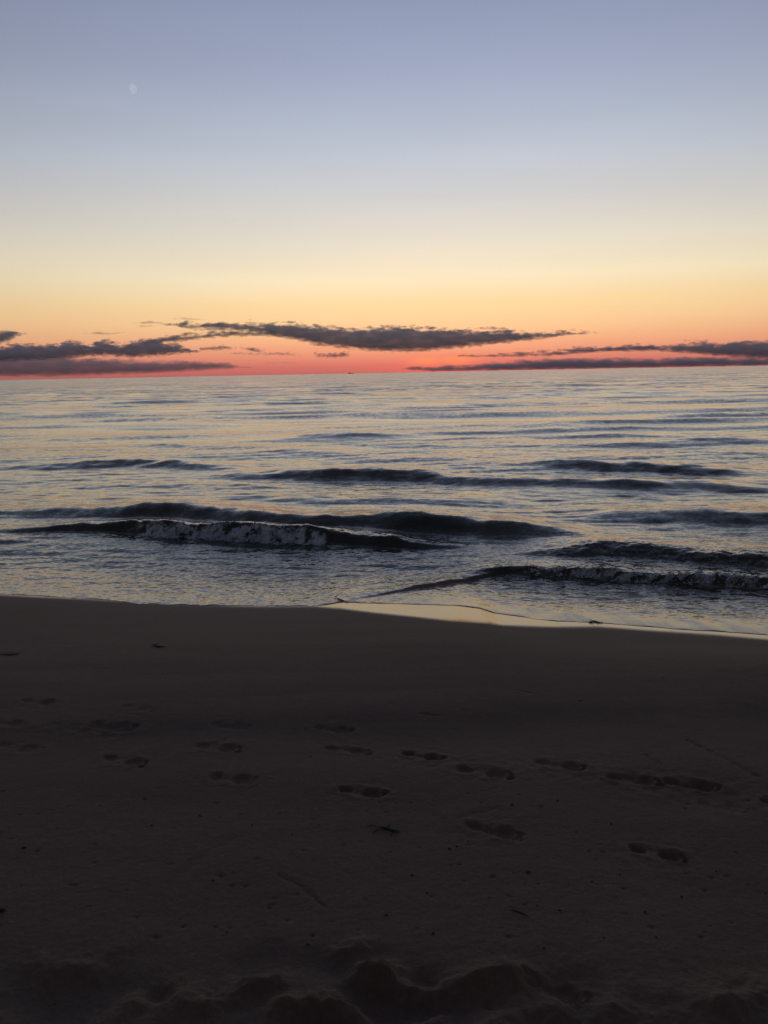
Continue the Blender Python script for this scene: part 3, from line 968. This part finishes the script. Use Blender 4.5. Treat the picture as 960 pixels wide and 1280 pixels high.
M_hull, n, l, P = new_mat("ship_paint")
P.inputs['Base Color'].default_value = (0.03, 0.03, 0.035, 1)
M_cab, n, l, P = new_mat("ship_cabin_paint")
P.inputs['Base Color'].default_value = (0.12, 0.11, 0.12, 1)
dsh = ray(438.5, 467)
ship = link(bpy.data.objects.new('ship', None))
DSH = 5200.0
ship.location = (dsh.x / dsh.y * DSH, DSH, 0)
tag(ship, 'tiny dark boat far out on the horizon left of the sunset', 'boat')
secs = [(-17, .9, 0.6, 3.0), (-12, 3.2, 0, 2.6), (0, 3.8, -.3, 2.4), (10, 3.3, 0, 2.9), (16, 1.4, .3, 4.0), (18.5, .15, 2.4, 4.6)]
v, f = [], []
for (x, w, zb_, zt) in secs:
    v += [(x, -w, zt), (x, -w * .6, zb_), (x, w * .6, zb_), (x, w, zt)]
for i in range(len(secs) - 1):
    a, b_ = i * 4, i * 4 + 4
    for k in range(4):
        f.append((a + k, a + (k + 1) % 4, b_ + (k + 1) % 4, b_ + k))
f += [(3, 2, 1, 0), (len(v) - 4, len(v) - 3, len(v) - 2, len(v) - 1)]
poly_obj('hull', v, f, M_hull, ship)
v, f = bxv(-11, -3, -2.4, 2.4, 2.45, 7.2)
poly_obj('cabin', v, f, M_cab, ship)
v, f = bxv(-7.2, -6.8, -.2, .2, 7.2, 14)
poly_obj('mast', v, f, M_hull, ship)

# ------------------------------------------------------------------ pebbles, weed and drift wood on the sand
M_peb, n, l, P = new_mat("pebble_stone")
gg = n.new('ShaderNodeNewGeometry')
tn = tnoise(n, l, gg.outputs['Position'], 60, 3)
l.new(ramp(n, l, tn.outputs[0], [(.3, (.016, .014, .013)), (.7, (.035, .031, .03))]), P.inputs['Base Color'])
P.inputs['Roughness'].default_value = .8
M_wood, n, l, P = new_mat("drift_wood")
gg = n.new('ShaderNodeNewGeometry')
tn = tnoise(n, l, gg.outputs['Position'], 120, 3, sc=(.2, 1, 1))
l.new(ramp(n, l, tn.outputs[0], [(.3, (.012, .010, .008)), (.7, (.03, .024, .02))]), P.inputs['Base Color'])
P.inputs['Roughness'].default_value = .85
M_weed, n, l, P = new_mat("sea_weed")
P.inputs['Base Color'].default_value = (.012, .011, .008, 1)
P.inputs['Roughness'].default_value = .5


def sand_point(px, py):
    x, y = place_z(px, py)
    X_, Y_ = np.array([x]), np.array([y])
    return x, y, float(sand_height(X_, Y_)[0])


bv, bf = ico()
peb_meshes = []
for s_ in range(4):
    rng = np.random.default_rng(200 + s_)
    # subdivide once for a rounded stone
    V = [tuple(q) for q in bv]; F = []
    cache = {}

    def midp(a, b_):
        k = (min(a, b_), max(a, b_))
        if k not in cache:
            m_ = (np.array(V[a]) + np.array(V[b_])) / 2
            V.append(tuple(m_ / np.linalg.norm(m_))); cache[k] = len(V) - 1
        return cache[k]
    for a, b_, c in bf:
        ab, bc, ca_ = midp(a, b_), midp(b_, c), midp(c, a)
        F += [(a, ab, ca_), (b_, bc, ab), (c, ca_, bc), (ab, bc, ca_)]
    V = np.array(V)
    sc = 1 + .18 * perlin(V[:, 0] * 1.7 + s_ * 5, V[:, 1] * 1.7 + V[:, 2] * 1.3, 210 + s_)
    V = V * sc[:, None] * np.array([1.25, .95, .6])
    me = bpy.data.meshes.new('pebble')
    me.from_pydata([tuple(q) for q in V], [], [tuple(int(i) for i in q) for q in F])
    for p in me.polygons: p.use_smooth = True
    me.materials.append(M_peb)
    peb_meshes.append(me)

PEB = [(388, 946), (436, 1200 - 28), (495, 1003), (514, 1003 + 0), (562, 1061), (571, 1058), (585, 1052), (672, 1071), (745, 1083), (775, 1087), (775, 1093),
       (660, 1090), (552, 1105), (534, 1116), (515, 1094), (671, 1132), (711, 1105), (806, 1140), (852, 1121), (888, 1157),
       (895, 1089), (541, 1168), (542, 1166), (385, 1181), (453, 1171), (751, 974), (697, 1001), (780, 1010), (764, 1030), (483, 1144), (605, 1131),
       (740, 1102), (829, 847), (726, 876), (85, 1008), (125, 1007), (300, 1018), (315, 1031), (398, 1031), (365, 1043), (250, 1020),
       (68, 1255), (148, 1258), (957, 1116), (700, 1138), (330, 1096), (266, 1101), (612, 1122), (350, 1016), (30, 1060), (190, 1032),
       (430, 1055), (640, 1006), (720, 1040), (920, 1065), (935, 1105), (865, 1240), (820, 1172), (755, 1172), (680, 1185)]
rg = random.Random(12)
for i, (px, py) in enumerate(PEB):
    x, y, z = sand_point(px, py)
    o = link(bpy.data.objects.new('pebble', peb_meshes[i % 4]))
    s_ = rg.uniform(.0018, .0048) * (1.15 if y < 3 else 1.5)
    o.scale = (s_, s_, s_)
    o.location = (x, y, z + s_ * .30)
    o.rotation_euler = (0, 0, rg.uniform(0, 6.28))
    tag(o, 'tiny dark pebble lying on the grey sand', 'pebble', 'tiny pebbles scattered on the sand')
x, y, z = sand_point(2, 1139)
o = link(bpy.data.objects.new('pebble', peb_meshes[1]))
o.scale = (.011, .011, .012); o.location = (x, y, z + .004)
tag(o, 'largest black pebble on the sand at the left edge', 'pebble', 'tiny pebbles scattered on the sand')


def tube_thing(name, pxpts, rad, mat, label, cat, twigs=0, seed=0, zoff=0.0):
    rg = random.Random(seed)
    pts = []
    for (px, py) in pxpts:
        x, y, z = sand_point(px, py)
        pts.append(Vector((x, y, max(z, zoff) + rad * .6)))
    paths = [(pts, rad)]
    for k in range(twigs):
        p = pts[rg.randrange(len(pts))]
        a = rg.uniform(0, 6.28)
        L = rg.uniform(1.5, 4) * rad * 2
        q1 = p + Vector((math.cos(a) * L, math.sin(a) * L * .8, rad * rg.uniform(0, 1.4)))
        q2 = q1 + Vector((math.cos(a + .6) * L * .8, math.sin(a + .6) * L * .6, -rad * .4))
        paths.append(([p, q1, q2], rad * .5))
    V, F = [], []
    for P_, r in paths:
        base = len(V)
        m_ = len(P_)
        for i, p in enumerate(P_):
            t = (P_[min(i + 1, m_ - 1)] - P_[max(i - 1, 0)]).normalized()
            s1 = t.cross(Vector((0, 0, 1))).normalized(); s2 = s1.cross(t)
            rr = r * (0.35 if i in (0, m_ - 1) else 1.0) * rg.uniform(.8, 1.2)
            for k in range(7):
                an = k / 7 * 6.283
                V.append(tuple(p + s1 * math.cos(an) * rr + s2 * math.sin(an) * rr * .8))
        for i in range(m_ - 1):
            for k in range(7):
                a = base + i * 7 + k; b_ = base + i * 7 + (k + 1) % 7
                F.append((a, b_, b_ + 7, a + 7))
        F.append(tuple(base + k for k in range(6, -1, -1)))
        F.append(tuple(base + (m_ - 1) * 7 + k for k in range(7)))
    c = pts[len(pts) // 2].copy()
    o = poly_obj(name, [Vector(q) - c for q in V], F, mat)
    o.location = c
    for p in o.data.polygons: p.use_smooth = True
    tag(o, label, cat)
    return o


tube_thing('drift_wood', [(474, 1034), (482, 1036), (491, 1039), (500, 1040)], .006, M_wood, 'short dark piece of driftwood on the sand below the middle footprints', 'driftwood', 4, 1)
tube_thing('twig', [(190, 807), (197, 809), (206, 809.5)], .008, M_wood, 'thin dark twig on the smooth upper sand near the water on the left', 'twig', 1, 2)
tube_thing('twig', [(-2, 818), (10, 819), (23, 818.5)], .006, M_wood, 'thin dark twig at the left edge of the smooth upper sand', 'twig', 0, 3)
tube_thing('twig', [(637, 1138), (644, 1139), (653, 1142), (660, 1146)], .003, M_wood, 'tiny thin twig on the sand in the lower right middle', 'twig', 1, 4)
tube_thing('seaweed', [(736, 779), (741, 777), (746, 778), (751, 779)], .0055, M_weed, 'dark tuft of seaweed on the wet sand at the waterline', 'seaweed', 7, 5)
tube_thing('seaweed', [(419, 749), (425, 751), (431, 752)], .008, M_weed, 'small dark seaweed scrap at the water edge where the wet sand begins', 'seaweed', 4, 6)
